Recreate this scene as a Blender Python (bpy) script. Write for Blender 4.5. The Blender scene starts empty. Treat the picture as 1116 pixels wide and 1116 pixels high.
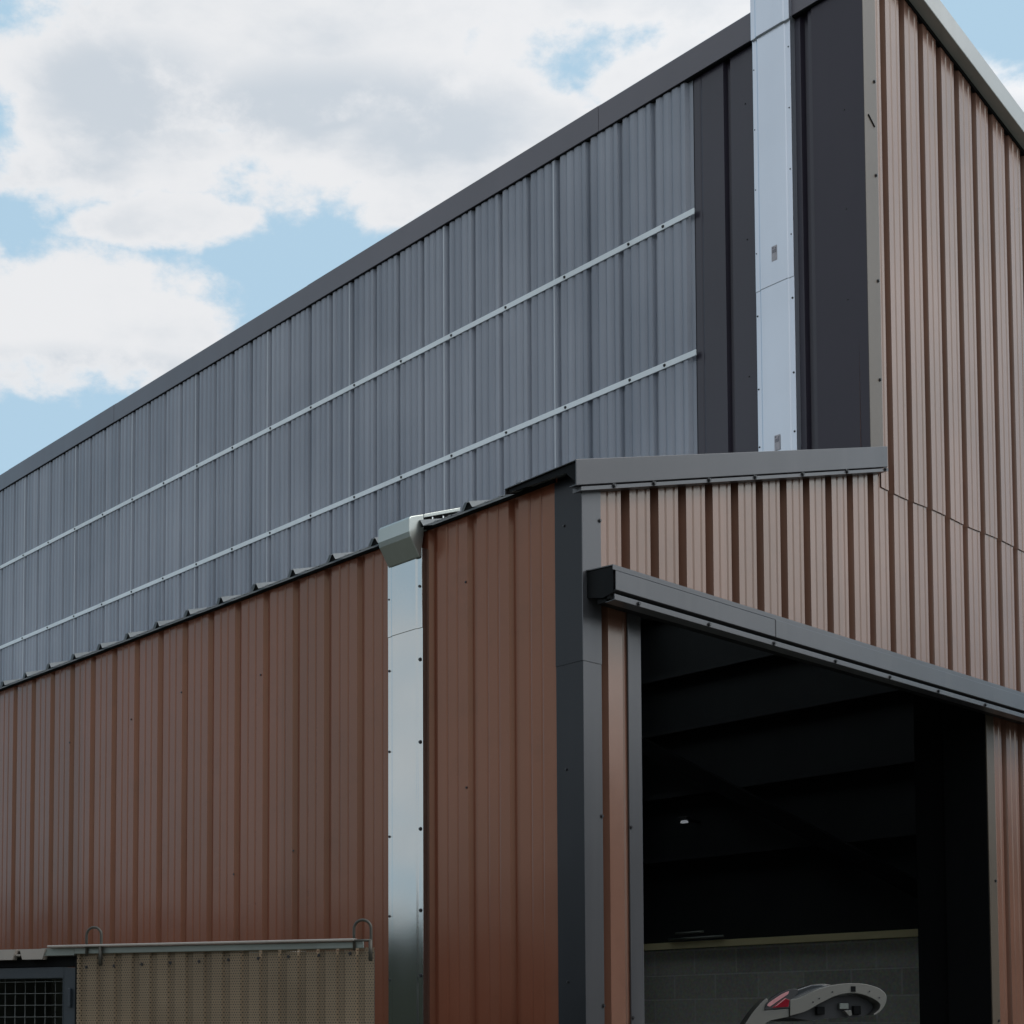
import bpy, bmesh, math, random
from mathutils import Vector, Matrix
random.seed(7)
scene = bpy.context.scene
COL = scene.collection

# ------------------------------------------------------------------ helpers
class MB:
    """collects faces and links them as ONE mesh object"""
    def __init__(self): self.v = []; self.f = []; self.sm = []
    def face(self, pts, smooth=False):
        n = len(self.v); self.v += [tuple(p) for p in pts]; self.f.append(tuple(range(n, n+len(pts)))); self.sm.append(smooth)
    def mesh(self, verts, faces, smooth=False):
        n = len(self.v); self.v += [tuple(p) for p in verts]
        for f in faces: self.f.append(tuple(i+n for i in f)); self.sm.append(smooth)
    def box(self, a, b):
        x0, y0, z0 = a; x1, y1, z1 = b
        V = [(x0,y0,z0),(x1,y0,z0),(x1,y1,z0),(x0,y1,z0),(x0,y0,z1),(x1,y0,z1),(x1,y1,z1),(x0,y1,z1)]
        self.mesh(V, [(3,2,1,0),(4,5,6,7),(0,1,5,4),(1,2,6,5),(2,3,7,6),(3,0,4,7)])
    def bar(self, p, q, w, h, upv=(0,0,1)):
        p = Vector(p); q = Vector(q); d = (q-p).normalized(); u = Vector(upv)
        s = d.cross(u).normalized()*w/2; t = s.cross(d).normalized()*h/2
        V = [p-s-t,p+s-t,p+s+t,p-s+t,q-s-t,q+s-t,q+s+t,q-s+t]
        self.mesh(V, [(0,1,2,3),(7,6,5,4),(0,4,5,1),(1,5,6,2),(2,6,7,3),(3,7,4,0)])
    def prism(self, poly, ax, a, b, smooth=False):
        """closed polygon poly of 2-D points extruded along axis ax from a to b"""
        def P(p, t):
            if ax == 0: return (t, p[0], p[1])
            if ax == 1: return (p[0], t, p[1])
            return (p[0], p[1], t)
        n = len(poly); V = [P(p, a) for p in poly] + [P(p, b) for p in poly]
        F = [(i, (i+1) % n, n+(i+1) % n, n+i) for i in range(n)]
        self.mesh(V, F, smooth); self.mesh(V, [tuple(range(n-1, -1, -1)), tuple(range(n, 2*n))])
    def tube(self, pts, r, n=10):
        pts = [Vector(p) for p in pts]; rings = []
        prev = None
        for i, p in enumerate(pts):
            d = (pts[min(i+1, len(pts)-1)] - pts[max(i-1, 0)]).normalized()
            if prev is None: a = d.cross(Vector((0.31, 0.17, 0.93))).normalized()
            else: a = (prev - d*prev.dot(d)).normalized()
            prev = a; b = d.cross(a)
            rings.append([p + (a*math.cos(2*math.pi*k/n) + b*math.sin(2*math.pi*k/n))*r for k in range(n)])
        V = [q for R in rings for q in R]
        F = [(i*n+k, i*n+(k+1) % n, (i+1)*n+(k+1) % n, (i+1)*n+k) for i in range(len(pts)-1) for k in range(n)]
        self.mesh(V, F, True)
        self.mesh(rings[0], [tuple(range(n-1, -1, -1))]); self.mesh(rings[-1], [tuple(range(n))])
    def build(self, name, mat, parent=None, bevel=0, solid=0, label=None):
        me = bpy.data.meshes.new(name); me.from_pydata(self.v, [], self.f)
        for p, s in zip(me.polygons, self.sm): p.use_smooth = s
        bm = bmesh.new(); bm.from_mesh(me)
        bmesh.ops.remove_doubles(bm, verts=bm.verts, dist=1e-5)
        bmesh.ops.recalc_face_normals(bm, faces=bm.faces)
        bm.to_mesh(me); bm.free()
        me.materials.append(mat)
        o = bpy.data.objects.new(name, me); COL.objects.link(o)
        if parent is not None: o.parent = parent
        if solid:
            m = o.modifiers.new('solid', 'SOLIDIFY'); m.thickness = solid; m.offset = -1
        if bevel:
            m = o.modifiers.new('bevel', 'BEVEL'); m.width = bevel; m.segments = 2; m.limit_method = 'ANGLE'; m.angle_limit = math.radians(40)
        if label: o['label'] = label
        return o

def thing(name, label, cat, loc=(0,0,0), group=None):
    o = bpy.data.objects.new(name, None); COL.objects.link(o); o.location = loc
    o['label'] = label; o['category'] = cat; o.empty_display_size = .2
    if group: o['group'] = group
    return o
def tag(o, label, cat, group=None):
    o['label'] = label; o['category'] = cat
    if group: o['group'] = group
    return o

# ------------------------------------------------------------------ materials
def nodes(name):
    m = bpy.data.materials.new(name); m.use_nodes = True
    nt = m.node_tree; b = nt.nodes['Principled BSDF']
    return m, nt, b
def metal_paint(name, col, rough=.3, var=.12, streak=.15, coat=.35, bump=.05, metallic=0, dirt=(.10,.09,.08), coatr=.12, spec=.5, tint=(1,1,1), sheetw=0):
    """painted / bare sheet metal: slow tonal drift, vertical rain streaks, faint oil-canning in the normal"""
    m, nt, b = nodes(name); N = nt.nodes; L = nt.links
    tc = N.new('ShaderNodeTexCoord')
    mp = N.new('ShaderNodeMapping'); mp.inputs['Scale'].default_value = (9, 9, .5); L.new(tc.outputs['Object'], mp.inputs['Vector'])
    n1 = N.new('ShaderNodeTexNoise'); n1.inputs['Scale'].default_value = 1.0; n1.inputs['Detail'].default_value = 6; L.new(mp.outputs[0], n1.inputs['Vector'])
    n2 = N.new('ShaderNodeTexNoise'); n2.inputs['Scale'].default_value = 1.3; n2.inputs['Detail'].default_value = 5; L.new(tc.outputs['Object'], n2.inputs['Vector'])
    n3 = N.new('ShaderNodeTexNoise'); n3.inputs['Scale'].default_value = 60; n3.inputs['Detail'].default_value = 3; L.new(tc.outputs['Object'], n3.inputs['Vector'])
    # tonal drift
    r2 = N.new('ShaderNodeMapRange'); r2.inputs[1].default_value = .3; r2.inputs[2].default_value = .7; r2.inputs[3].default_value = 1-var; r2.inputs[4].default_value = 1+var
    L.new(n2.outputs['Fac'], r2.inputs[0])
    mul = N.new('ShaderNodeMix'); mul.data_type = 'RGBA'; mul.blend_type = 'MULTIPLY'; mul.inputs[0].default_value = 1
    mul.inputs[6].default_value = (*col, 1); L.new(r2.outputs[0], mul.inputs[7])
    # each metre-wide sheet weathers a little differently
    if sheetw:
        sx = N.new('ShaderNodeSeparateXYZ'); L.new(tc.outputs['Object'], sx.inputs[0])
        ad = N.new('ShaderNodeMath'); ad.operation = 'ADD'; L.new(sx.outputs['X'], ad.inputs[0]); L.new(sx.outputs['Y'], ad.inputs[1])
        dv = N.new('ShaderNodeMath'); dv.operation = 'DIVIDE'; L.new(ad.outputs[0], dv.inputs[0]); dv.inputs[1].default_value = sheetw
        fl = N.new('ShaderNodeMath'); fl.operation = 'FLOOR'; L.new(dv.outputs[0], fl.inputs[0])
        wn = N.new('ShaderNodeTexWhiteNoise'); wn.noise_dimensions = '1D'; L.new(fl.outputs[0], wn.inputs['W'])
        rw = N.new('ShaderNodeMapRange'); rw.inputs[3].default_value = .90; rw.inputs[4].default_value = 1.10; L.new(wn.outputs['Value'], rw.inputs[0])
        m2 = N.new('ShaderNodeMix'); m2.data_type = 'RGBA'; m2.blend_type = 'MULTIPLY'; m2.inputs[0].default_value = 1; L.new(mul.outputs[2], m2.inputs[6]); L.new(rw.outputs[0], m2.inputs[7]); mul = m2
        # mottled dust and rubbed patches
        n5 = N.new('ShaderNodeTexNoise'); n5.inputs['Scale'].default_value = 3.5; n5.inputs['Detail'].default_value = 9; n5.inputs['Roughness'].default_value = .68; L.new(tc.outputs['Object'], n5.inputs['Vector'])
        r5 = N.new('ShaderNodeMapRange'); r5.inputs[1].default_value = .54; r5.inputs[2].default_value = .74; r5.inputs[3].default_value = 0; r5.inputs[4].default_value = .38; L.new(n5.outputs['Fac'], r5.inputs[0])
        m3 = N.new('ShaderNodeMix'); m3.data_type = 'RGBA'; L.new(r5.outputs[0], m3.inputs[0]); L.new(mul.outputs[2], m3.inputs[6]); m3.inputs[7].default_value = (*[c*.62 for c in col], 1); mul = m3
    # streaks
    r1 = N.new('ShaderNodeMapRange'); r1.inputs[1].default_value = .52; r1.inputs[2].default_value = .78; r1.inputs[3].default_value = 0; r1.inputs[4].default_value = streak
    L.new(n1.outputs['Fac'], r1.inputs[0])
    mx = N.new('ShaderNodeMix'); mx.data_type = 'RGBA'; L.new(r1.outputs[0], mx.inputs[0]); L.new(mul.outputs[2], mx.inputs[6]); mx.inputs[7].default_value = (*dirt, 1)
    L.new(mx.outputs[2], b.inputs['Base Color'])
    # roughness
    rr = N.new('ShaderNodeMapRange'); rr.inputs[1].default_value = .35; rr.inputs[2].default_value = .7; rr.inputs[3].default_value = rough*.92; rr.inputs[4].default_value = rough*1.14
    L.new(n1.outputs['Fac'], rr.inputs[0]); L.new(rr.outputs[0], b.inputs['Roughness'])
    b.inputs['Metallic'].default_value = metallic
    b.inputs['Coat Weight'].default_value = coat; b.inputs['Coat Roughness'].default_value = coatr
    b.inputs['Specular IOR Level'].default_value = spec; b.inputs['Specular Tint'].default_value = (*tint,1)
    # bump : slow waves + orange peel
    n4 = N.new('ShaderNodeTexNoise'); n4.inputs['Scale'].default_value = 2.2; n4.inputs['Detail'].default_value = 1; L.new(tc.outputs['Object'], n4.inputs['Vector'])
    add = N.new('ShaderNodeMath'); add.operation = 'MULTIPLY_ADD'; L.new(n3.outputs['Fac'], add.inputs[0]); add.inputs[1].default_value = .02; L.new(n4.outputs['Fac'], add.inputs[2])
    bp = N.new('ShaderNodeBump'); bp.inputs['Strength'].default_value = bump; bp.inputs['Distance'].default_value = .1
    L.new(add.outputs[0], bp.inputs['Height']); L.new(bp.outputs[0], b.inputs['Normal']); L.new(bp.outputs[0], b.inputs['Coat Normal'])
    return m
M = {}
BR = (.178, .056, .031)
M['brown'] = metal_paint('brown_sheet', BR, rough=.20, coat=0, var=.08, streak=.08, bump=.03, dirt=(.14,.08,.055), spec=.62, tint=(1,.80,.58), sheetw=1.0468)
M['brown_front_lit'] = metal_paint('brown_sheet_front_lit', (.152,.074,.051), rough=.24, coat=.20, coatr=.2, var=.14, streak=.05, bump=.03, dirt=(.22,.16,.13), spec=1.0, tint=(1,.93,.80), sheetw=1.0025)  # same paint as the side wall, front light put into its greyer colour
M['dark'] = metal_paint('anthracite_sheet', (.026,.021,.032), rough=.36, coat=.06, coatr=.25, var=.1, streak=.10, bump=.03, dirt=(.06,.06,.065))
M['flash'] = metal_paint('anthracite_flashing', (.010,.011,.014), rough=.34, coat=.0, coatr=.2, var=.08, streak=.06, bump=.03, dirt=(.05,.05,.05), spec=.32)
M['flash_front_lit'] = metal_paint('front_flashing_lit', (.047,.047,.051), rough=.32, coat=.33, coatr=.22, var=.08, streak=.15, bump=.03, dirt=(.16,.155,.15))  # front copy of the anthracite flashing, stronger front light in the colour
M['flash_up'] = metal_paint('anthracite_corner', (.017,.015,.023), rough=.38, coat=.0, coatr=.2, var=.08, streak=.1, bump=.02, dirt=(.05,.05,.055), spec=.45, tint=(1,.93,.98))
M['flash_warm_lit'] = metal_paint('warm_flashing_lit', (.085,.068,.052), rough=.36, coat=.05, var=.1, streak=.2, bump=.02, dirt=(.15,.13,.11), spec=.5, tint=(1,.92,.82))  # warmer front copy of the corner flashing, front light in the colour
M['flash_mid'] = metal_paint('mid_grey_flashing', (.034,.033,.037), rough=.34, coat=.25, coatr=.22, var=.1, streak=.12, bump=.03, dirt=(.08,.078,.075))
M['cap'] = metal_paint('grey_cap', (.080,.070,.085), rough=.36, coat=.35, coatr=.2, var=.08, streak=.1, bump=.03, dirt=(.11,.10,.10))
M['verge'] = metal_paint('pale_verge_paint', (.36,.37,.355), rough=.4, coat=.4, var=.08, streak=.15, bump=.02, dirt=(.2,.2,.18))
M['silver'] = metal_paint('bright_steel', (.49,.505,.495), rough=.1, coat=0, var=.05, streak=.25, bump=.012, metallic=.95, dirt=(.5,.5,.5))
M['silver_top'] = metal_paint('dull_steel', (.56,.59,.64), rough=.36, coat=0, var=.05, streak=.16, bump=.03, metallic=.85, dirt=(.48,.5,.52))
M['elbow'] = metal_paint('weathered_elbow', (.36,.385,.365), rough=.34, coat=0, var=.10, streak=.3, bump=.04, metallic=.8, dirt=(.26,.27,.24))
M['galv'] = metal_paint('galvanised_steel', (.22,.24,.22), rough=.5, coat=0, var=.2, streak=.3, bump=.05, metallic=.6, dirt=(.16,.15,.11))
M['rail'] = metal_paint('white_rail_paint', (.70,.74,.76), rough=.4, coat=.2, var=.08, streak=.25, bump=.02, dirt=(.5,.53,.53))
M['roofsheet'] = metal_paint('grey_roof_sheet', (.13,.14,.145), rough=.4, coat=.2, var=.12, streak=.2, bump=.03, dirt=(.2,.2,.19))
M['black'] = metal_paint('black_rubber', (.004,.0045,.005), rough=.5, spec=.12, coat=0, var=.1, streak=0, bump=0)
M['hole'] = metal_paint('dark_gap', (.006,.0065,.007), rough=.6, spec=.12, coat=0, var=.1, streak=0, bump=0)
M['screw'] = metal_paint('screw_head', (.018,.018,.02), rough=.4, coat=0, var=.1, streak=0, bump=0)
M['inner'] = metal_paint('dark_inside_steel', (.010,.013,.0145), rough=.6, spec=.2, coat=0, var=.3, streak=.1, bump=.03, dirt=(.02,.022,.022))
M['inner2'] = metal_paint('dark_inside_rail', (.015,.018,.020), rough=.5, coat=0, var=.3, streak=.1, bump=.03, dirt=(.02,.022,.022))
M['steelblue'] = metal_paint('blue_grey_tube', (.030,.038,.047), rough=.4, coat=.15, var=.15, streak=.2, bump=.03, dirt=(.06,.06,.06))
M['hook'] = metal_paint('weathered_bar', (.06,.055,.045), rough=.55, coat=0, var=.3, streak=.3, bump=.05, metallic=.4, dirt=(.1,.07,.05))
M['wire'] = metal_paint('galvanised_wire', (.14,.15,.145), rough=.45, coat=0, var=.15, streak=.1, bump=0, metallic=.5)
M['lip'] = metal_paint('beige_lip', (.30,.265,.235), rough=.4, coat=.2, var=.1, streak=.25, bump=.02, dirt=(.2,.18,.15))
M['dimmed_car'] = metal_paint('dimmed_white_paint', (.17,.165,.148), rough=.3, coat=.6, coatr=.08, var=.04, streak=0, bump=0)  # white paint darkened to carry the dimness inside the shed
M['trim'] = metal_paint('dark_car_trim', (.03,.03,.032), rough=.5, coat=0, var=.1, streak=0, bump=0)
M['rubber'] = M['black']

# translucent corrugated plastic
def plastic():
    m, nt, b = nodes('translucent_plastic'); N = nt.nodes; L = nt.links
    tc = N.new('ShaderNodeTexCoord')
    mp = N.new('ShaderNodeMapping'); mp.inputs['Scale'].default_value = (5.5, 5.5, .12); L.new(tc.outputs['Object'], mp.inputs['Vector'])
    n = N.new('ShaderNodeTexNoise'); n.inputs['Scale'].default_value = 1.2; n.inputs['Detail'].default_value = 7; L.new(mp.outputs[0], n.inputs['Vector'])
    n2 = N.new('ShaderNodeTexNoise'); n2.inputs['Scale'].default_value = .8; n2.inputs['Detail'].default_value = 4; L.new(tc.outputs['Object'], n2.inputs['Vector'])
    av = N.new('ShaderNodeMath'); av.operation = 'MULTIPLY_ADD'; av.inputs[1].default_value = .6; L.new(n.outputs['Fac'], av.inputs[0]); 
    hh = N.new('ShaderNodeMath'); hh.operation = 'MULTIPLY'; hh.inputs[1].default_value = .4; L.new(n2.outputs['Fac'], hh.inputs[0]); L.new(hh.outputs[0], av.inputs[2])
    cr = N.new('ShaderNodeValToRGB'); cr.color_ramp.elements[0].position = .3; cr.color_ramp.elements[0].color = (.20,.225,.275,1)
    cr.color_ramp.elements[1].position = .72; cr.color_ramp.elements[1].color = (.45,.47,.53,1); L.new(av.outputs[0], cr.inputs[0])
    L.new(cr.outputs[0], b.inputs['Base Color'])
    b.inputs['Roughness'].default_value = .3; b.inputs['Coat Weight'].default_value = .3; b.inputs['Coat Roughness'].default_value = .2
    b.inputs['Alpha'].default_value = .74
    bp = N.new('ShaderNodeBump'); bp.inputs['Strength'].default_value = .05; bp.inputs['Distance'].default_value = .05; L.new(n2.outputs['Fac'], bp.inputs['Height']); L.new(bp.outputs[0], b.inputs['Normal'])
    return m
M['plastic'] = plastic(); M['lapedge'] = metal_paint('lap_edge', (.52,.54,.57), rough=.4, coat=.1, var=.1, streak=.3, bump=0, dirt=(.3,.32,.35))

def translucent(name, col, tr):
    m, nt, b = nodes(name); N = nt.nodes; L = nt.links
    tc = N.new('ShaderNodeTexCoord'); n = N.new('ShaderNodeTexNoise'); n.inputs['Scale'].default_value = 7; n.inputs['Detail'].default_value = 6; L.new(tc.outputs['Object'], n.inputs['Vector'])
    cr = N.new('ShaderNodeValToRGB'); cr.color_ramp.elements[0].color = (*[c*.75 for c in col],1); cr.color_ramp.elements[1].color = (*[c*1.2 for c in col],1); L.new(n.outputs['Fac'], cr.inputs[0])
    L.new(cr.outputs[0], b.inputs['Base Color']); b.inputs['Roughness'].default_value = .45
    t = N.new('ShaderNodeBsdfTranslucent'); L.new(cr.outputs[0], t.inputs['Color'])
    mx = N.new('ShaderNodeMixShader'); mx.inputs[0].default_value = tr; L.new(b.outputs[0], mx.inputs[1]); L.new(t.outputs[0], mx.inputs[2]); L.new(mx.outputs[0], N['Material Output'].inputs['Surface'])
    return m
M['roofsheet'] = translucent('translucent_roof_sheet', (.25,.27,.28), .35)
M['added_rooflight'] = translucent('added_rooflight_sheet', (.9,.92,.9), .9)  # for unseen roof strips added to let light into the shed
# concrete blocks
def blocks():
    m, nt, b = nodes('concrete_block'); N = nt.nodes; L = nt.links
    tc = N.new('ShaderNodeTexCoord')
    sx = N.new('ShaderNodeSeparateXYZ'); L.new(tc.outputs['Object'], sx.inputs[0])
    cb = N.new('ShaderNodeCombineXYZ'); L.new(sx.outputs['Y'], cb.inputs['X']); L.new(sx.outputs['Z'], cb.inputs['Y'])
    br = N.new('ShaderNodeTexBrick'); br.inputs['Scale'].default_value = 1; br.inputs['Brick Width'].default_value = .44; br.inputs['Row Height'].default_value = .215
    br.inputs['Mortar Size'].default_value = .008; br.inputs['Mortar Smooth'].default_value = .3; br.inputs['Bias'].default_value = .0
    br.inputs['Color1'].default_value = (.47,.47,.39,1); br.inputs['Color2'].default_value = (.60,.60,.50,1); br.inputs['Mortar'].default_value = (.66,.66,.60,1)
    L.new(cb.outputs[0], br.inputs['Vector'])
    n = N.new('ShaderNodeTexNoise'); n.inputs['Scale'].default_value = 40; n.inputs['Detail'].default_value = 6; L.new(tc.outputs['Object'], n.inputs['Vector'])
    mx = N.new('ShaderNodeMix'); mx.data_type = 'RGBA'; mx.blend_type = 'OVERLAY'; mx.inputs[0].default_value = .6
    L.new(br.outputs['Color'], mx.inputs[6]); L.new(n.outputs['Color'], mx.inputs[7])
    hs = N.new('ShaderNodeHueSaturation'); hs.inputs['Saturation'].default_value = .7; L.new(mx.outputs[2], hs.inputs['Color'])
    L.new(hs.outputs[0], b.inputs['Base Color']); b.inputs['Roughness'].default_value = .95
    bp = N.new('ShaderNodeBump'); bp.inputs['Strength'].default_value = .5; bp.inputs['Distance'].default_value = .01; bp.invert = True
    L.new(br.outputs['Fac'], bp.inputs['Height']); L.new(bp.outputs[0], b.inputs['Normal'])
    return m
M['block'] = blocks()
def wood():
    m, nt, b = nodes('pale_timber'); N = nt.nodes; L = nt.links
    tc = N.new('ShaderNodeTexCoord'); mp = N.new('ShaderNodeMapping'); mp.inputs['Scale'].default_value = (20, 1.5, 40); L.new(tc.outputs['Object'], mp.inputs['Vector'])
    n = N.new('ShaderNodeTexNoise'); n.inputs['Scale'].default_value = 1; n.inputs['Detail'].default_value = 5; L.new(mp.outputs[0], n.inputs['Vector'])
    cr = N.new('ShaderNodeValToRGB'); cr.color_ramp.elements[0].color = (.74,.64,.34,1); cr.color_ramp.elements[1].color = (.82,.74,.46,1); L.new(n.outputs['Fac'], cr.inputs[0]); L.new(cr.outputs[0], b.inputs['Base Color'])
    b.inputs['Roughness'].default_value = .8
    return m
M['wood'] = wood()
def simple_noise(name, c0, c1, scale, rough=.9, bump=.3):
    m, nt, b = nodes(name); N = nt.nodes; L = nt.links
    tc = N.new('ShaderNodeTexCoord')
    n = N.new('ShaderNodeTexNoise'); n.inputs['Scale'].default_value = scale; n.inputs['Detail'].default_value = 8; L.new(tc.outputs['Object'], n.inputs['Vector'])
    cr = N.new('ShaderNodeValToRGB'); cr.color_ramp.elements[0].position = .3; cr.color_ramp.elements[1].position = .7
    cr.color_ramp.elements[0].color = (*c0,1); cr.color_ramp.elements[1].color = (*c1,1); L.new(n.outputs['Fac'], cr.inputs[0]); L.new(cr.outputs[0], b.inputs['Base Color'])
    b.inputs['Roughness'].default_value = rough
    bp = N.new('ShaderNodeBump'); bp.inputs['Strength'].default_value = bump; bp.inputs['Distance'].default_value = .02; L.new(n.outputs['Fac'], bp.inputs['Height']); L.new(bp.outputs[0], b.inputs['Normal'])
    return m
M['ground'] = simple_noise('yard_ground', (.06,.062,.045), (.15,.145,.115), 1.7)
M['concrete'] = simple_noise('concrete_slab', (.09,.09,.085), (.16,.158,.15), 3.0)
M['leaf'] = simple_noise('hedge_leaf', (.010,.017,.008), (.03,.042,.016), 2.0)
# perforated sheet: real holes by alpha on a regular grid
def perforated():
    m, nt, b = nodes('perforated_sheet'); N = nt.nodes; L = nt.links
    tc = N.new('ShaderNodeTexCoord'); sx = N.new('ShaderNodeSeparateXYZ'); L.new(tc.outputs['Object'], sx.inputs[0])
    P = .0078
    def math_(op, a, bb=None, c=None):
        k = N.new('ShaderNodeMath'); k.operation = op
        for i, q in enumerate((a, bb, c)):
            if q is None: continue
            if isinstance(q, (int, float)): k.inputs[i].default_value = q
            else: L.new(q, k.inputs[i])
        return k.outputs[0]
    row = math_('DIVIDE', sx.outputs['Z'], P)
    odd = math_('MODULO', math_('FLOOR', row), 2)
    colx = math_('MULTIPLY_ADD', odd, .5, math_('DIVIDE', sx.outputs['X'], P))
    fx = math_('SUBTRACT', math_('FRACT', colx), .5); fz = math_('SUBTRACT', math_('FRACT', row), .5)
    r2 = math_('ADD', math_('MULTIPLY', fx, fx), math_('MULTIPLY', fz, fz))
    solid = math_('GREATER_THAN', r2, .055)
    L.new(solid, b.inputs['Alpha'])
    n = N.new('ShaderNodeTexNoise'); n.inputs['Scale'].default_value = 6; n.inputs['Detail'].default_value = 6; L.new(tc.outputs['Object'], n.inputs['Vector'])
    cr = N.new('ShaderNodeValToRGB'); cr.color_ramp.elements[0].position = .3; cr.color_ramp.elements[1].position = .72
    cr.color_ramp.elements[0].color = (.165,.120,.075,1); cr.color_ramp.elements[1].color = (.225,.165,.105,1)
    L.new(n.outputs['Fac'], cr.inputs[0]); L.new(cr.outputs[0], b.inputs['Base Color'])
    b.inputs['Roughness'].default_value = .6
    return m
M['perf'] = perforated()
def emitter(name, col, s, base=(.8,.8,.8)):
    m, nt, b = nodes(name); b.inputs['Base Color'].default_value = (*base,1); b.inputs['Emission Color'].default_value = (*col,1); b.inputs['Emission Strength'].default_value = s
    return m
M['lampglass'] = emitter('lit_lamp_glass', (.85,.92,1), .18)
def lens(name, c):
    m, nt, b = nodes(name); N = nt.nodes; L = nt.links
    tc = N.new('ShaderNodeTexCoord'); w = N.new('ShaderNodeTexNoise'); w.inputs['Scale'].default_value = 30; L.new(tc.outputs['Object'], w.inputs['Vector'])
    cr = N.new('ShaderNodeValToRGB'); cr.color_ramp.elements[0].color = (c[0]*.6,c[1]*.6,c[2]*.6,1); cr.color_ramp.elements[1].color = (*c,1); L.new(w.outputs['Fac'], cr.inputs[0]); L.new(cr.outputs[0], b.inputs['Base Color'])
    b.inputs['Roughness'].default_value = .1; b.inputs['Coat Weight'].default_value = 1
    return m
M['redlens'] = lens('red_lens', (.30,.015,.03)); M['pinklens'] = lens('pink_lens', (.75,.36,.38))
M['glass'] = metal_paint('dark_glass', (.05,.055,.06), rough=.08, coat=.5, coatr=.03, var=0, streak=0, bump=0)

# ------------------------------------------------------------------ corrugated sheet
def profile(s0, s1, centres, opening, floor, depth, swages=(), sw=.006, sd=.003):
    """list of (s, inward depth): broad pans at 0 with flutes; swages = offsets between flutes"""
    P = [(s0, 0)]
    cs = sorted(centres)
    marks = []
    for c in cs: marks += [(c-opening/2, 0), (c-floor/2, depth), (c+floor/2, depth), (c+opening/2, 0)]
    pitch = cs[1]-cs[0] if len(cs) > 1 else .25
    for c in [cs[0]-pitch] + cs:
        for off in swages:
            x = c + off*pitch
            marks += [(x-sw, 0), (x, sd), (x+sw, 0)]
    marks.sort()
    for s, d in marks:
        if s0 < s < s1: P.append((s, d))
    if P[-1][0] < s1: P.append((s1, 0))
    if len(P) > 1 and P[1][1] > 0: P[0] = (s0, P[1][1])
    return P
def sheet(mb, prof, place, zb, zt, splits=None):
    """vertical strips between the profile points; place(s,d)->(x,y); zb/zt functions of s"""
    for (s, d), (s2, d2) in zip(prof, prof[1:]):
        if s2-s < 1e-6: continue
        a = place(s, d); b = place(s2, d2)
        if zt(s)-zb(s) < 1e-4 and zt(s2)-zb(s2) < 1e-4: continue
        mb.face([(a[0],a[1],zb(s)), (b[0],b[1],zb(s2)), (b[0],b[1],zt(s2)), (a[0],a[1],zt(s))])

# screw head mesh (axis +Z), copied everywhere
def screw_mesh(r=.009, washer=.013):
    mb = MB(); n = 12
    mb.prism([(washer*math.cos(2*math.pi*k/n), washer*math.sin(2*math.pi*k/n)) for k in range(n)], 2, 0, .003)
    mb.prism([(r*math.cos(math.pi*k/3), r*math.sin(math.pi*k/3)) for k in range(6)], 2, .003, .011)
    o = mb.build('screw', M['screw']); me = o.data; bpy.data.objects.remove(o); return me
SCREW = screw_mesh()
def screw(pos, normal, parent, s=1.0):
    o = bpy.data.objects.new('screw', SCREW); COL.objects.link(o)
    o.rotation_euler = Vector(normal).to_track_quat('Z', 'Y').to_euler()
    o.location = pos; o.scale = (s, s, s); o.parent = parent
    return o

# ------------------------------------------------------------------ ground, hedge, sky
g = MB(); R = 900
g.face([(-R,-R,0),(R,-R,0),(R,R,0),(-R,R,0)])
go = g.build('ground', M['ground']); go['kind'] = 'structure'
sl = MB(); sl.box((.06,.06,.002), (5.98,13.9,.02)); so = sl.build('shed_floor', M['concrete']); so['kind'] = 'structure'
ap = MB(); ap.box((-.2,-5,-.05), (7,-.06,.012)); so = ap.build('concrete_apron', M['concrete']); so['kind'] = 'structure'
hd = MB()
rnd = random.Random(3)
def tall(a):
    d = (a - math.radians(325) + math.pi) % (2*math.pi) - math.pi
    return 4.6*math.exp(-(d/.42)**2)*(1+.25*math.sin(a*40)+.15*math.sin(a*83))
for k in range(13000):
    a = rnd.uniform(0, 2*math.pi)
    top = 3.9 + .25*math.sin(a*5+1) + .2*math.sin(a*13) + .16*math.sin(a*31+2) + .15*math.sin(a*67) + tall(a)
    z = top*math.sqrt(rnd.random())
    r = 26 + rnd.gauss(0, .9); s = rnd.uniform(.16, .34)
    c = Vector((r*math.cos(a), r*math.sin(a), z + rnd.uniform(-.2,.25)))
    d1 = Vector((rnd.gauss(0,1), rnd.gauss(0,1), rnd.gauss(0,1))).normalized(); d2 = d1.orthogonal().normalized()
    hd.face([c-d1*s, c+d2*s*.6, c+d1*s, c-d2*s*.6])
for k in range(240):   # dense dark core of the hedge
    a0 = 2*math.pi*k/240; a1 = 2*math.pi*(k+1)/240
    def hh(a): return 3.7 + .25*math.sin(a*5+1) + .2*math.sin(a*13) + .16*math.sin(a*31+2) + tall(a)*.9
    hd.face([(26*math.cos(a0),26*math.sin(a0),0),(26*math.cos(a1),26*math.sin(a1),0),(26*math.cos(a1),26*math.sin(a1),hh(a1)),(26*math.cos(a0),26*math.sin(a0),hh(a0))])
ho = hd.build('hedge', M['leaf']); ho['kind'] = 'stuff'; tag(ho, 'dense dark green hedge around the yard', 'hedge')

# ------------------------------------------------------------------ the shed
B = thing('farm_shed', 'brown ribbed metal shed with taller grey clad upper storey and dark open doorway', 'shed', (0,0,0))
LX = 2.29            # x of the tall part's left wall
RX = 6.0             # right wall
LY = 14.0            # length
SL = .2835           # lean-to roof slope
def lean(x): return 3.79 + SL*(x+.1)
def mono(x): return 7.20 - .244*(x-2.70)   # underside line of the verge

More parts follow.
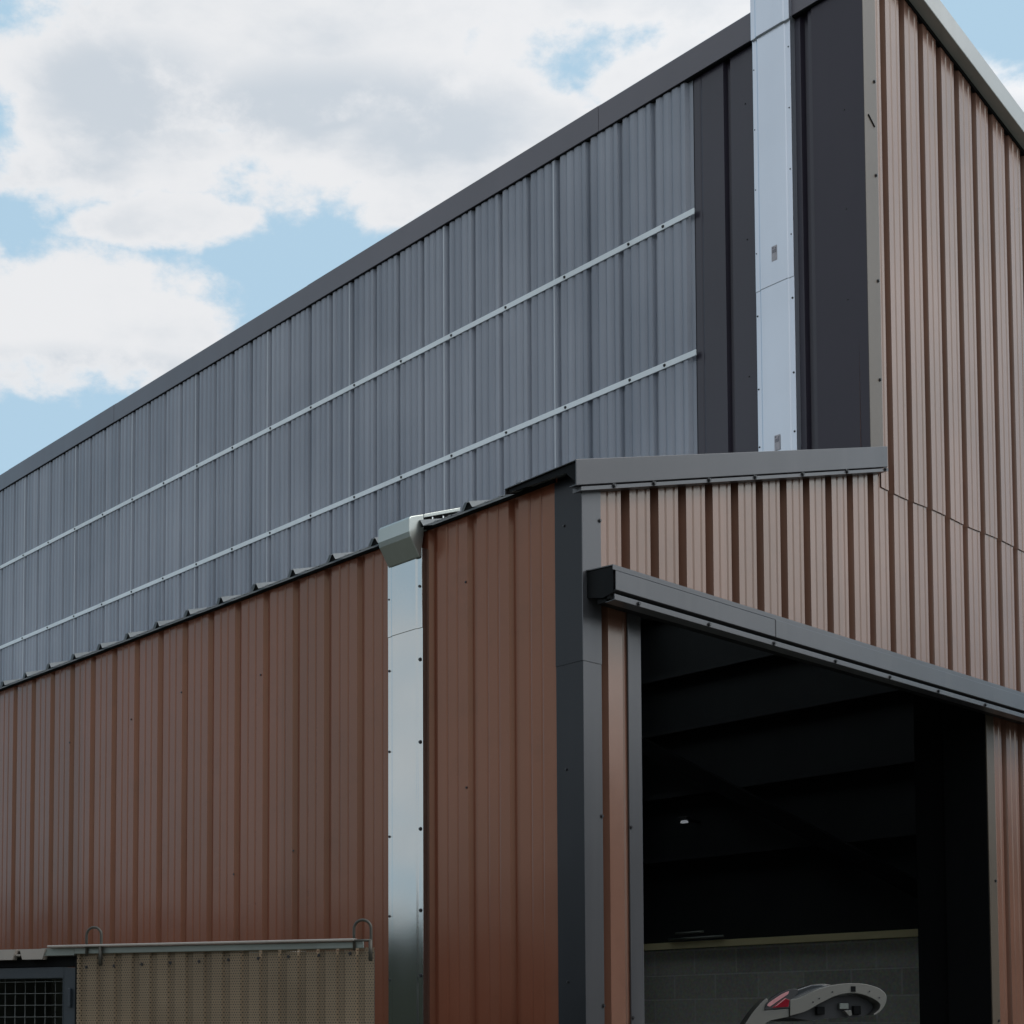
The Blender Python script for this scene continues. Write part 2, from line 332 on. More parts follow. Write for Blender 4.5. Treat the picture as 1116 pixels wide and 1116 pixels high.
# lower left wall --------------------------------------------------
cs = [.397+.2617*k for k in range(52)]
pr = profile(.135, LY, cs, .062, .030, .024, swages=(.37,.63), sw=.008, sd=.0028)
mb = MB(); sheet(mb, pr, lambda s,d: (d, s), lambda s: .05, lambda s: 3.823)
side = mb.build('side_wall', M['brown'], B)
for (y, z) in [(.70,3.50),(.70,2.55),(2.28,3.36),(3.05,3.40),(3.60,3.33),(1.985,2.38),(2.52,2.30),(4.35,3.3)]: screw((-.001,y,z), (-1,0,0), side, .42)

# front wall -------------------------------------------------------
fc = [.688+.2005*k for k in range(-2, 27)]
HZ = 3.345            # behind the door hood
def front_top(x): return lean(x)-.03 if x < LX else mono(x)-.01
pl = lambda s,d: (s, d)
DX0, DX1 = .372, 3.464
LAP = 4.343
pf = profile(.10, RX, fc, .060, .036, .042, swages=(.40,.70), sw=.0075, sd=.0038)
def ins(pr, xs):
    out = list(pr)
    for x in xs:
        for (s,d),(s2,d2) in zip(pr, pr[1:]):
            if s < x < s2: out.append((x, d+(d2-d)*(x-s)/(s2-s)))
    return sorted(out)
mb = MB()
p1 = ins(pf, [DX0, DX1+.09, LX, 2.41])
seg = [q for q in p1 if q[0] <= LX+1e-6]; sheet(mb, seg, pl, lambda s: HZ-.05, front_top)
seg = [q for q in p1 if q[0] >= LX-1e-6]; sheet(mb, seg, pl, lambda s: HZ-.05, lambda s: LAP if s > 2.41 else front_top(LX)-.05)
seg = [q for q in p1 if q[0] >= DX1+.09-1e-6]; sheet(mb, seg, pl, lambda s: .03, lambda s: HZ-.05)
fw_ = mb.build('front_wall', M['brown_front_lit'], B)
# jamb strip left of the door: its own short sheet
mb = MB(); sheet(mb, profile(.10, .30, [.138, .3425], .054, .020, .05, swages=(.62,), sw=.006, sd=.005), pl, lambda s: .03, lambda s: HZ-.05); mb.build('front_wall', M['brown_front_lit'], B)
# upper front sheet laps over the lower one
p2 = [q for q in ins(pf, [LX+.1]) if q[0] >= LX+.1-1e-6]
mb = MB(); sheet(mb, p2, lambda s,d: (s, d-.006), lambda s: LAP-.02+.004*math.sin(s*9), front_top)
upf = mb.build('upper_front_wall', M['brown_front_lit'], B, solid=.0015)

# tall part: dark ribbed wall on the left ---------------------------
uc = [.863+.2578*k for k in range(-1, 52)]; uc[0] = .350
pu = profile(.0, LY, uc, .05, .026, .028, swages=(.36,.64), sw=.008, sd=.003)
mb = MB(); sheet(mb, pu, lambda s,d: (LX+d, s), lambda s: lean(LX)-.05, lambda s: 7.12)
uw = mb.build('upper_wall', M['dark'], B)
for z in (5.15,5.95,6.75): screw((LX-.001,.74,z), (-1,0,0), uw, .34)
# translucent sheets laid over it
tcn = [1.125+.2578*k for k in range(0, 50)]
pt = profile(1.105, LY-.05, tcn, .046, .016, .026, swages=(.25,.5,.75), sw=.017, sd=.0085)
mb = MB(); sheet(mb, pt, lambda s,d: (LX-.022+d, s), lambda s: lean(LX)-.05, lambda s: 7.08)
tcl = mb.build('translucent_cladding', M['plastic'], B, label='grey blue translucent corrugated sheets on the upper wall')
# lapped sheet edges (every four ribs) read as thin bright lines
for k in range(4, 48, 4):
    mb = MB(); y = 1.125+.2578*k+.034; mb.box((LX-.0225,y,lean(LX)-.02), (LX-.0205,y+.007,7.08)); mb.build('sheet_edge', M['lapedge'], tcl)
for (z0, z1) in ((6.240,6.276),(5.388,5.424)):
    mb = MB(); mb.box((LX-.029,1.083,z0), (LX-.0222,LY-.1,z1)); rl = mb.build('clamping_rail', M['rail'], B, bevel=.0015, label='white horizontal rail across the translucent sheets')
    screw((LX-.029,1.312,(z0+z1)/2), (-1,0,0), rl, .72)
    for k in range(0, 22): screw((LX-.029,1.576+.5225*k,(z0+z1)/2), (-1,0,0), rl, .72)
# corner flashing of the tall part: one metal, left shade and front light put into the colours
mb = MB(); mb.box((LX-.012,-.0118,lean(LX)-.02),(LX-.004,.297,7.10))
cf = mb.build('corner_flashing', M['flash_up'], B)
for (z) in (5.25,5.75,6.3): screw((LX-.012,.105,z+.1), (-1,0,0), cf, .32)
mb = MB(); mb.box((LX-.012,-.0145,lean(LX)), (LX+.112,-.012,7.25)); ff = mb.build('corner_flashing', M['flash_warm_lit'], B)
for z in (6.54,5.44,4.9,6.02): screw((LX+.09,-.0145,z), (0,-1,0), ff, .75)
sc = MB(); sc.bar((LX+.022,-.0165,6.33),(LX+.085,-.0165,6.285),.004,.006,(0,1,0)); sc.build('scratch', M['hole'], ff)

# eave cap along the tall part --------------------------------------
CX = 2.255
seams = [-.02, 1.80, 4.75, 7.65, 9.75, 12.0, LY]
for i, (y0, y1) in enumerate(zip(seams, seams[1:])):
    e = .0016*(i % 2)
    mb = MB()
    mb.prism([(CX-e,7.077),(CX-e,7.240+e),(CX+.025,7.262+e),(CX+.35,7.262-.05+e),(CX+.35,7.262-.056),(CX+.03,7.255),(CX+.008,7.236),(CX+.008,7.086),(LX-.0285,7.086),(LX-.0285,7.077)], 1, y0+(.0015 if i else 0), y1)
    mb.build('eave_cap', M['cap'], B, bevel=.004)
# dark strip: shade under the cap's lower edge put into its colour
mb = MB(); mb.box((LX-.027,-.0,7.072), (LX-.001,LY,7.084)); mb.build('edge_shade', M['hole'], B)
# verge of the tall part --------------------------------------------
mb = MB()
def vg(x): return mono(x)
V = []
for (x) in (LX-.08, RX+.15):
    z = vg(x); V.append([(x,-.075,z-.005),(x,-.075,z+.125),(x,.28,z+.125),(x,.28,z+.115),(x,-.062,z+.115),(x,-.062,z+.008),(x,-.004,z+.008),(x,-.004,z-.005)])
n = len(V[0]); mb.mesh(V[0]+V[1], [(i,(i+1)%n,n+(i+1)%n,n+i) for i in range(n)] + [tuple(range(n-1,-1,-1)), tuple(range(n,2*n))])
mb.build('verge_flashing', M['verge'], B, bevel=.004, label='pale sloping flashing along the roof edge')
mb = MB(); mb.bar((LX,-.002,mono(LX)-.012),(RX,-.002,mono(RX)-.012),.02,.03,(0,0,1)); mb.build('edge_shade', M['hole'], B)  # dark strip for the shade under the verge
# main roof, with unseen translucent strips added to brighten the inside
mb = MB(); mbl = {2.0: MB(), 5.0: MB(), 8.5: MB()}
k = 0; y = 0.02; pts = []
while y < LY: pts.append((y, .0)); pts.append((y+.17,0)); pts.append((y+.19,.03)); pts.append((y+.23,.03)); y += .25
for (y0,h0),(y1,h1) in zip(pts, pts[1:]):
    if y1-y0 < 1e-6: continue
    a = mono(CX+.06)-.12; b = mono(RX+.12)+.03
    t = mb
    for lo, q in mbl.items():
        if lo <= y0 < lo+1.75: t = q
    t.face([(CX+.06,y0,a+h0),(RX+.12,y0,b+h0),(RX+.12,y1,b+h1),(CX+.06,y1,a+h1)])
mb.build('main_roof', M['inner'], B); [q.build('added_roof_light', M['added_rooflight'], B) for q in mbl.values()]

# closing walls
mb = MB(); mb.box((RX+.202,.0,0),(RX+.23,LY,mono(RX)+.06)); mb.box((RX+.002,.04,2.167),(RX+.03,LY-.02,mono(RX)+.03)); mb.build('cladding_wall', M['inner2'], B)
mb = MB(); 
mb.face([(0,LY,0),(RX,LY,0),(RX,LY,mono(RX)),(LX,LY,mono(LX)),(LX,LY,lean(LX)),(0,LY,lean(0)-.02)]); mb.build('back_wall', M['brown'], B)
mb = MB(); mb.box((RX-.06,-.016,.02),(RX+.238,-.008,mono(RX+.24)-.01)); mb.build('corner_flashing', M['flash_warm_lit'], B)
mb = MB(); mb.box((RX,.04,0),(RX+.2,LY-.02,2.165)); mb.build('block_wall', M['block'], B)
mb = MB(); mb.box((RX-.06,.3,2.168),(RX,LY-.1,2.226)); mb.build('timber_plate', M['wood'], B)
for z in (2.95,3.52,4.10,4.60,5.2,5.7): 
    mb = MB(); mb.box((RX-.10,.3,z),(RX,LY-.1,z+.05)); mb.build('side_rail', M['inner2'], B)
mb = MB(); mb.bar((RX-.16,5.4,4.60),(RX-.16,1.7,2.5),.08,.12); mb.build('wind_brace', M['black'], B)
for (y0,y1,z) in ((4.18,3.59,2.25),(4.1,3.8,2.30)):
    mb = MB(); mb.tube([(RX-.08,y0,z),(RX-.08,y1,z+.005)], .010); mb.build('conduit', M['galv'], B)
for y in (4.6, 9.2):    # steel frames
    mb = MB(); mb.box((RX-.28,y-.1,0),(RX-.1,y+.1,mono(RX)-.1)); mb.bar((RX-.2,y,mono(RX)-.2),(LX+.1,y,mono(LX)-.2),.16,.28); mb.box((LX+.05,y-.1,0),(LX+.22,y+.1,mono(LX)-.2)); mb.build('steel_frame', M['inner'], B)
for x in (3.0,4.0,5.0):
    mb = MB(); mb.box((x-.03,.1,mono(x)-.1),(x+.03,LY-.1,mono(x)+.02)); mb.build('purlin', M['inner2'], B)
# lean-to inside: dark lining, its sloped ceiling added to keep roof light out
mb = MB(); mb.face([(.03,.07,lean(.03)-.05),(LX,.07,lean(LX)-.05),(LX,LY-.02,lean(LX)-.05),(.03,LY-.02,lean(.03)-.05)]); mb.build('light_block_lining', M['inner'], B)
mb = MB(); mb.face([(.09,.3,0),(.09,LY-.05,0),(.09,LY-.05,3.7),(.09,.3,3.7)]); mb.build('light_block_lining', M['inner'], B)
mb = MB(); sheetp = [(.36,.055),(3.2,.055)]; mb.face([(.12,.06,3.30),(RX-.05,.06,3.30),(RX-.05,.06,mono(RX)-.1),(LX+.1,.06,mono(LX)-.1),(LX+.1,.06,lean(LX)-.1),(.12,.06,lean(.12)-.1)]); mb.build('light_block_lining', M['inner'], B)
# steel column inside the right door jamb, plus black panel for the jamb's shade
mb = MB()
mb.box((3.503,.26,0),(3.518,.455,3.6)); mb.box((3.518,.35,0),(3.70,.37,3.6)); mb.box((3.70,.26,0),(3.72,.46,3.6)); mb.box((3.467,-.003,0),(3.482,.255,3.4)); mb.box((3.48,.06,0),(RX-.01,.1,3.36))
mb.build('column_and_jamb_shade', M['black'], B, bevel=.003)

# lean-to roof with its ribs ----------------------------------------
rp = [(-.02,0)]
k = 0
pts = []
y = -.02
NR = 43
for k in range(NR):
    c = -.02 + .3253*k
    pts += [(c-.036,0),(c-.014,.033),(c+.014,.033),(c+.036,0),(c+.11,0),(c+.118,.004),(c+.126,0),(c+.20,0),(c+.208,.004),(c+.216,0)]
mb = MB(); pts = [(.004,0)] + [q for q in pts if q[0] > .03]
for (y0,h0),(y1,h1) in zip(pts, pts[1:]):
    mb.face([(-.062,y0,lean(-.062)+.007+h0),(LX,y0,lean(LX)+h0),(LX,y1,lean(LX)+h1),(-.062,y1,lean(-.062)+.007+h1)])
mb.build('lean_to_roof', M['roofsheet'], B)
mb = MB()
for (y0,h0),(y1,h1) in zip(pts, pts[1:]):     # dark sheet for the shade in the hollows under the ribs
    z = lean(-.04)+.0065; mb.face([(-.045,y0,z-.003),(-.045,y1,z-.003),(-.045,y1,z+h1-.002),(-.045,y0,z+h0-.002)])
mb.build('rib_shade', M['hole'], B)
# dark strip painting the line of shade under the sheet
mb = MB(); mb.box((-.010,.145,3.806),(-.0005,LY,3.8195)); mb.build('eaves_shade', M['hole'], B)

# lean-to verge trim -------------------------------------------------
mb = MB(); V = []
for x in (-.085, 2.388):
    z = lean(x)+.037
    V.append([(x,-.047,z-.112),(x,-.047,z),(x,.37,z-.008),(x,.37,z-.036),(x,.365,z-.036),(x,.365,z-.014),(x,-.041,z-.006),(x,-.041,z-.106),(x,-.006,z-.106),(x,-.006,z-.112)])
n = len(V[0]); mb.mesh(V[0]+V[1], [(i,(i+1)%n,n+(i+1)%n,n+i) for i in range(n)] + [tuple(range(n-1,-1,-1)), tuple(range(n,2*n))])
vt = mb.build('lean_to_verge', M['flash_mid'], B, bevel=.003)
mb = MB(); V = []
for x in (-.06, 2.382):
    z = lean(x)+.037-.112; V.append([(x,-.052,z-.024),(x,-.052,z-.008),(x,-.004,z-.004),(x,-.004,z-.024)])
n = 4; mb.mesh(V[0]+V[1], [(i,(i+1)%n,n+(i+1)%n,n+i) for i in range(n)] + [tuple(range(n-1,-1,-1)), tuple(range(n,2*n))])
lp = mb.build('drip_lip', M['flash_front_lit'], vt)
for x in (.15,.42,.82,1.18,1.58,1.98,2.35): screw((x,-.052,lean(x)+.037-.112-.013), (0,-1,0), lp, .85)
mb = MB(); mb.face([(-.075,-.035,lean(-.075)-.06),(-.075,-.035,lean(-.075)+.028),(-.075,.35,lean(-.075)+.030),(-.075,.35,lean(-.075)+.004),(-.075,.02,lean(-.075)-.004)]); mb.build('end_shade', M['hole'], vt)  # dark face standing for the shade in the trim's open end

# lower corner flashing ----------------------------------------------
for (z0, z1, e) in ((0.02,3.02,0),(3.0,3.80,.0025)):
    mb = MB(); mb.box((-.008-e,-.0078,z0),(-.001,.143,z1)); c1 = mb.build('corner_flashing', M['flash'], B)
    mb = MB(); mb.box((-.008-e,-.010-e,z0),(.108,-.008,min(z1,3.80))); c2 = mb.build('corner_flashing', M['flash_front_lit'], B)
    for z in ((2.35,1.55) if z0 < 1 else (3.33,3.62)): screw((.10,-.010-e,z), (0,-1,0), c2, .7)
    for z in ((2.55,1.65) if z0 < 1 else (3.60,)): screw((-.008-e,.09,z), (-1,0,0), c1, .55)
# door jamb flashings -------------------------------------------------
mb = MB(); mb.prism([(.283,-.012),(.370,-.012),(.370,.30),(.362,.30),(.362,-.004),(.283,-.004)], 2, .02, HZ); dj = mb.build('door_jamb', M['flash_front_lit'], B, bevel=.002)
for z in (2.32,1.5): screw((.29,-.012,z), (0,-1,0), dj, .7)
mb = MB(); mb.box((3.466,-.012,.02),(3.553,-.004,HZ)); dj = mb.build('door_jamb', M['flash_warm_lit'], B, bevel=.002)
for z in (2.30,1.5): screw((3.53,-.012,z), (0,-1,0), dj, .7)

# door hood / sliding track -------------------------------------------
HX0, HX1 = .012, 4.9
HD = -.16
def hoodpart(name, poly, mat, x0=HX0, x1=HX1, bevel=.002, parent=B): 
    mb = MB(); mb.prism(poly, 0, x0, x1); return mb.build(name, mat, parent, bevel=bevel)
hoodpart('hood_top', [(-.004,3.384),(-.004,3.388),(HD+.002,3.378),(HD+.002,3.357),(HD+.005,3.357),(HD+.005,3.374)], M['flash_front_lit'], bevel=0)
hoodpart('hood_fascia', [(HD-.003,3.353),(HD-.003,3.272),(HD+.03,3.264),(HD+.03,3.268),(HD+.002,3.276),(HD+.002,3.353)], M['flash_front_lit'], HX0+.012, 1.166)
hoodpart('hood_fascia', [(HD-.006,3.354),(HD-.006,3.270),(HD+.03,3.262),(HD+.03,3.266),(HD+.002,3.274),(HD+.002,3.354)], M['flash_front_lit'], 1.164, HX1)
hoodpart('track_back', [(HD+.032,3.372),(HD+.032,3.24),(HD+.045,3.24),(HD+.045,3.372)], M['hole'], HX0+.01)
hs = hoodpart('track_strip', [(HD-.002,3.254),(HD-.002,3.229),(HD+.05,3.226),(HD+.05,3.230),(HD+.003,3.233),(HD+.003,3.254)], M['flash_front_lit'], HX0+.005)
for x in (.16,.66,1.16,1.66,2.16,2.66,3.16,3.66): screw((x+.01*math.sin(x*9),HD-.002,3.240), (0,-1,0), hs, .8)
mb = MB(); mb.face([(HX0+.004,-.01,3.38),(HX0+.004,HD+.004,3.372),(HX0+.004,HD+.004,3.262),(HX0+.004,HD+.06,3.25),(HX0+.004,-.01,3.27)]); mb.build('hood_end_shade', M['hole'], B)  # dark plate for the shade inside the hood's open end
mb = MB(); mb.box((HX0+.02,-.105,3.235),(HX1,-.055,3.34)); mb.build('sliding_track', M['black'], B)

# ------------------------------------------------------------------ steel service ducts
def casing_poly(y0, y1, x, d):
    return [(x,y0),(x-d+.006,y0),(x-d+.006,y0+.030),(x-d,y0+.036),(x-d,y1-.036),(x-d+.006,y1-.030),(x-d+.006,y1),(x,y1)]
D1 = thing('service_duct', 'bright silver flat duct on the brown wall with box elbow at the eave', 'duct', (0,1.07,0))
def dpart(mb, name, mat, root, **kw):
    off = root.location
    mb.v = [(v[0]-off[0], v[1]-off[1], v[2]-off[2]) for v in mb.v]
    return mb.build(name, mat, root, **kw)
def dscrew(p, nrm, root, s, parent=None):
    return screw((p[0]-root.location[0], p[1]-root.location[1], p[2]-root.location[2]), nrm, parent or root, s)
for (z0, z1, d) in ((.05,3.335,.050),(3.332,3.715,.0525)):
    mb = MB(); mb.prism(casing_poly(.948,1.192,0,d), 2, z0, z1); dpart(mb, 'duct_casing', M['silver'], D1, bevel=.0025)
for z in (1.70,2.003,2.384,2.793,3.184,3.532,1.3,.9):
    dscrew((-.044,.962,z), (-1,0,0), D1, .72)
    dscrew((-.044,1.181,z-.015), (-1,0,0), D1, .5)
# elbow over the eave
EY0, EY1 = .950, 1.172
mb = MB()
sec = [(-.050,3.672),(-.056,3.668),(-.115,3.752),(-.122,3.775),(-.122,3.838),(-.112,3.850),(.22,3.965),(.22,3.952),(-.11,3.838)]
mb.prism([(-.050,3.668),(-.058,3.668),(-.117,3.752),(-.124,3.775),(-.124,3.838),(-.112,3.850),(-.03,3.878),(-.03,3.78)], 1, EY0, EY1); dpart(mb, 'elbow', M['elbow'], D1, bevel=.013)
mb = MB(); mb.prism([(-.0285,3.862),(-.0285,3.879),(.21,3.966),(.21,3.949)], 1, EY0, EY1); dpart(mb, 'elbow_cover', M['elbow'], D1, bevel=.002)
mb = MB(); mb.prism([(-.028,3.80),(-.028,3.860),(.208,3.947),(.208,3.878)], 1, EY0+.018, EY1-.018); dpart(mb, 'elbow_core', M['hole'], D1)
for x in (.03,.10,.17):
    mb = MB(); z = 3.80+(x+.028)*.30; mb.box((x-.004,EY0+.004,z+.01),(x+.004,EY0+.016,z+.062)); dpart(mb, 'vent_bar', M['silver'], D1)
mb = MB(); mb.bar((-.03,EY0+.01,3.800),(.20,EY0+.01,3.872),.012,.006); dpart(mb, 'vent_rail', M['galv'], D1)

D2 = thing('service_duct', 'tall pale silver duct on the dark upper wall beside its corner', 'duct', (LX,.53,lean(LX)))
for (z0, z1, d) in ((lean(LX)+.02,5.590,.052),(5.588,7.052,.0545),):
    mb = MB(); mb.prism(casing_poly(.408,.655,LX,d), 2, z0, z1); dpart(mb, 'duct_casing', M['silver_top'], D2, bevel=.0025)
mb = MB(); mb.prism(casing_poly(.406,.655,LX,.068), 2, 7.050, 7.46); dpart(mb, 'duct_casing', M['silver_top'], D2, bevel=.0025)
for z in (4.72,5.05,5.47,5.83,6.2,6.55,6.9): 
    dscrew((LX-.046,.420,z), (-1,0,0), D2, .45); dscrew((LX-.046,.646,z-.02), (-1,0,0), D2, .4)
def sticker(zc):
    mb = MB(); mb.box((LX-.0556,.508,zc-.045),(LX-.0546,.543,zc+.040)); s = dpart(mb, 'label_plate', M['lab'], D2)
    mb = MB(); mb.box((LX-.0562,.512,zc+.000),(LX-.0557,.539,zc+.020)); mb.box((LX-.0562,.529,zc+.024),(LX-.0557,.539,zc+.036)); mb.box((LX-.0562,.512,zc+.022),(LX-.0557,.522,zc+.030))
    q = dpart(mb, 'print', M['labdark'], D2); q.parent = s
M['lab'] = simple_noise('faded_label', (.34,.33,.35), (.42,.38,.40), 60, .6, 0); M['labdark'] = simple_noise('faded_ink', (.15,.15,.17), (.24,.22,.24), 90, .6, 0)
sticker(5.765); sticker(4.69)

# ------------------------------------------------------------------ pen with perforated panel in front of the wall
PR = Vector((-1.8802, -.8338, 0)); ang = math.radians(119)
PEN = thing('animal_pen', 'low roofed pen with beige perforated panel and dark mesh door', 'pen', PR)
PEN.rotation_euler = (0,0,ang)     # local +X runs along the face to the left, local +Y points towards the viewer
# local: X left along the face, Y towards viewer, Z up
mb = MB()   # perforated sheet with shallow folds, straight ends
prs = [(0,0)]
for k in range(17): c = .03+.062*k; prs += [(c,0),(c+.006,-.010),(c+.022,-.010),(c+.028,0)]
prs = [q for q in prs if q[0] < .99] + [(.996,0)]
sheet(mb, prs, lambda s,d: (s,d), lambda s: .1, lambda s: 1.690-.003*s)
pp = mb.build('perforated_panel', M['perf'], PEN)
mb = MB(); mb.box((.012,-.035,.1),(.9955,-.03,1.682)); mb.build('panel_backing', M['inner2'], PEN)
for k in range(10): 
    o = screw((.075+.0985*k,.001,1.672-.003*k), (0,1,0), pp, .38)
mb = MB(); mb.box((.03,.004,1.6865),(1.0,.012,1.7065)); mb.build('top_channel', M['galv'], PEN, bevel=.002)
mb = MB(); mb.box((.052,.0,1.7075),(1.088,.03,1.7145)); tl = mb.build('roof_lip', M['lip'], PEN, bevel=.002)
mb = MB(); mb.box((1.001,.006,1.683),(1.12,.010,1.7065)); mb.build('gap_plate', M['galv'], PEN)
# roof sheet ends on the left
mb = MB()
for (x0, x1) in ((1.102,1.198),(1.213,1.32),(1.34,1.44),(1.46,1.56),(1.58,1.68)):
    mb.prism([(x0+.012,1.672),(x1-.010,1.672),(x1,1.705),(x0,1.705)], 1, -.01, .015)
    mb.box((x1,-.3,1.684),(x1+.02,.008,1.69))
mb.build('roof_edge', M['lip'], PEN)
mb = MB(); mb.box((.40,-.95,1.700),(1.7,-.002,1.706)); mb.build('roof_sheet', M['lip'], PEN)
# body of the pen
mb = MB(); mb.box((.42,-.95,0),(.44,-.04,1.69)); mb.box((1.68,-.95,0),(1.70,-.06,1.69)); mb.box((.44,-.95,0),(1.68,-.93,1.69)); mb.build('pen_wall', M['galv'], PEN)
# mesh door
mb = MB()
mb.box((1.012,-.055,.08),(1.057,-.02,1.645)); mb.box((1.057,-.055,1.612),(1.66,-.02,1.645)); mb.box((1.62,-.055,.08),(1.66,-.02,1.611)); mb.box((1.057,-.055,.08),(1.62,-.02,.12))
df = mb.build('door_frame', M['steelblue'], PEN, bevel=.003)
mb = MB(); mb.box((.999,-.065,.05),(1.0095,-.012,1.675)); mb.box((1.0,-.08,1.650),(1.67,-.03,1.682)); mb.build('door_post', M['hole'], PEN)
mb = MB(); mb.box((1.024,-.0195,1.52),(1.034,-.006,1.58)); mb.build('latch', M['steelblue'], df, bevel=.002)
mb = MB()
x = 1.060
while x < 1.62: mb.tube([(x,-.038,.12),(x,-.038,1.612)], .0011, 6); x += .0375
z = .14
while z < 1.61: mb.tube([(1.057,-.0358,z),(1.62,-.0358,z)], .0011, 6); z += .0375
mb.build('wire_mesh', M['wire'], df)
mb = MB(); mb.box((1.055,-.40,.1),(1.15,-.38,1.6)); mb.build('inner_board', M['inner'], PEN)
# two hoop hooks
def hook(xr, lab):
    H = thing('hoop_hook', lab, 'hook', (0,0,0), 'steel hoop hooks on top of the pen')
    H.matrix_world = Matrix.Translation(PR) @ Matrix.Rotation(ang,4,'Z') @ Matrix.Translation((xr,.018,1.70))
    r = .0265; pts = [(-r,0,-.052)] + [(-r,0,-.01),(-r,0,.03)] + [(-r*math.cos(math.pi*k/12),0,.043+r*.95*math.sin(math.pi*k/12)) for k in range(13)] + [(r,0,.03),(r,-.002,-.02)]
    mb = MB(); mb.tube(pts, .0042, 12); mb.build('hoop', M['hook'], H)
    mb = MB(); mb.tube([(-r-.001,.007,.008),(r+.001,.007,.008)], .0038, 10); mb.build('cross_bar', M['hook'], H)
    mb = MB(); mb.tube([(-r,.006,.010),(-r,.006,-.05)], .0055, 10); mb.build('drop_bar', M['hook'], H)
    return H
hook(.030, 'bent steel hoop hook at the right end of the perforated panel')
hook(.925, 'bent steel hoop hook beside the mesh door at the panel left end')

# ------------------------------------------------------------------ lamp inside
LP = thing('bulkhead_lamp', 'small white lamp glowing faintly in the dark interior', 'lamp', (RX-.2,3.90,3.28))
mb = MB(); mb.prism([(-.034,-.022),(.034,-.022),(.024,.0),(-.024,.0)], 0, -.02, .02); mb.build('lamp_glass', M['lampglass'], LP, bevel=.006)
mb = MB(); mb.box((-.035,-.05,.001),(.035,.05,.03)); mb.box((.03,-.02,.0),(.2,.02,.02)); mb.build('lamp_body', M['inner2'], LP, bevel=.004)

# ------------------------------------------------------------------ white vehicle inside the door
CO = Vector((2.5537,.7769,0)); rt = Vector((.7601,-.6498,0)); fwv = Vector((.6498,.7601,0))
CAR = thing('parked_car', 'white vehicle inside the doorway with red tail light and raised curved tailgate', 'car', CO)
CAR.rotation_euler = (0,0,math.atan2(rt.y, rt.x))   # local X = to the right, local Y = away
def spline(pts, n=6):
    P = [Vector((p[0],p[1],0)) for p in pts]; out = []
    for i in range(len(P)-1):
        p0 = P[max(i-1,0)]; p1 = P[i]; p2 = P[i+1]; p3 = P[min(i+2,len(P)-1)]
        for k in range(n):
            t = k/n; out.append(.5*((2*p1)+(-p0+p2)*t+(2*p0-5*p1+4*p2-p3)*t*t+(-p0+3*p1-3*p2+p3)*t**3))
    out.append(P[-1]); return [(v.x, v.y) for v in out]
# tailgate edge: a curved band
outer = spline([(.05,1.618),(.10,1.628),(.165,1.658),(.228,1.684),(.336,1.708),(.454,1.710),(.540,1.690),(.585,1.660),(.597,1.630),(.588,1.592),(.560,1.552),(.525,1.530)])
inner = spline([(.048,1.527),(.10,1.540),(.151,1.559),(.227,1.602),(.324,1.645),(.410,1.656),(.485,1.640),(.540,1.612),(.558,1.592),(.556,1.570),(.540,1.552),(.520,1.536)])
mb = MB(); mb.prism(outer + inner[::-1], 1, -.03, .20); tg = mb.build('tailgate', M['dimmed_car'], CAR, bevel=.014)
mb = MB(); 
mb.prism(spline([(.06,1.52),(.15,1.550),(.227,1.592),(.324,1.635),(.410,1.645),(.485,1.628),(.535,1.600),(.545,1.575),(.525,1.545),(.46,1.52),(.3,1.515),(.2,1.50)]), 1, .052, .85); mb.build('tailgate_trim', M['trim'], tg)
mb = MB(); mb.box((.395,-.034,1.663),(.422,-.0305,1.695)); mb.build('rubber_stop', M['black'], tg, bevel=.002)
for (x,z) in ((.18,1.605),(.215,1.625),(.29,1.662),(.50,1.665),(.555,1.63)): screw((x,-.0305,z), (0,-1,0), tg, .35)
for (x0,x1,z0,z1,m) in ((.215,.262,1.535,1.580,'black'),(.425,.468,1.535,1.585,'black'),(.345,.398,1.565,1.60,'galv')):
    mb = MB(); mb.box((x0,.02,z0),(x1,.051,z1)); mb.build('tailgate_bracket', M[m], tg, bevel=.004)
mb = MB(); mb.prism([(.368,1.556),(.408,1.560),(.412,1.53),(.395,1.525)], 1, .005, .05); mb.build('striker', M['dimmed_car'], tg, bevel=.003)
# body below the light and the rear quarter
body = spline([(-.42,1.12),(-.30,1.34),(-.205,1.481),(-.15,1.559),(-.085,1.624),(-.07,1.604)]) + [(-.096,1.556),(.046,1.568),(.046,1.522)] + spline([(-.06,1.50),(-.10,1.46),(-.12,1.3),(-.13,1.25),(-.16,1.12)]) + [(-.30,1.08)]
mb = MB(); mb.prism(body, 1, -.02, .10); mb.build('body', M['dimmed_car'], CAR, bevel=.018)
mb = MB(); mb.prism([(-.14,.30),(-2.55,.30),(-2.66,.42),(-2.64,.66),(-2.48,.84),(-1.80,.97),(-1.38,1.36),(-1.1,1.415),(-.5,1.43),(-.26,1.40),(-.15,1.25),(-.12,.9)], 1, .0, 1.40); mb.build('body', M['dimmed_car'], CAR, bevel=.05)
mb = MB(); mb.prism([(-1.70,1.0),(-1.36,1.31),(-.98,1.355),(-.98,1.0)], 1, -.006, 1.406); mb.prism([(-.93,1.0),(-.93,1.358),(-.50,1.365),(-.42,1.0)], 1, -.006, 1.406); mb.build('window', M['glass'], CAR)
mb = MB(); mb.box((-2.672,.12,.60),(-2.60,.38,.70)); mb.build('headlight', M['galv'], CAR, bevel=.02)
mb = MB(); mb.box((-2.672,1.02,.60),(-2.60,1.28,.70)); mb.build('headlight', M['galv'], CAR, bevel=.02)
roof = [(.05,1.655),(.10,1.672),(.20,1.705),(.26,1.708),(.30,1.700),(.22,1.66),(.12,1.61),(.06,1.60)]
mb = MB(); mb.prism(roof, 1, .06, .16); mb.build('roof', M['glass'], CAR, bevel=.006)
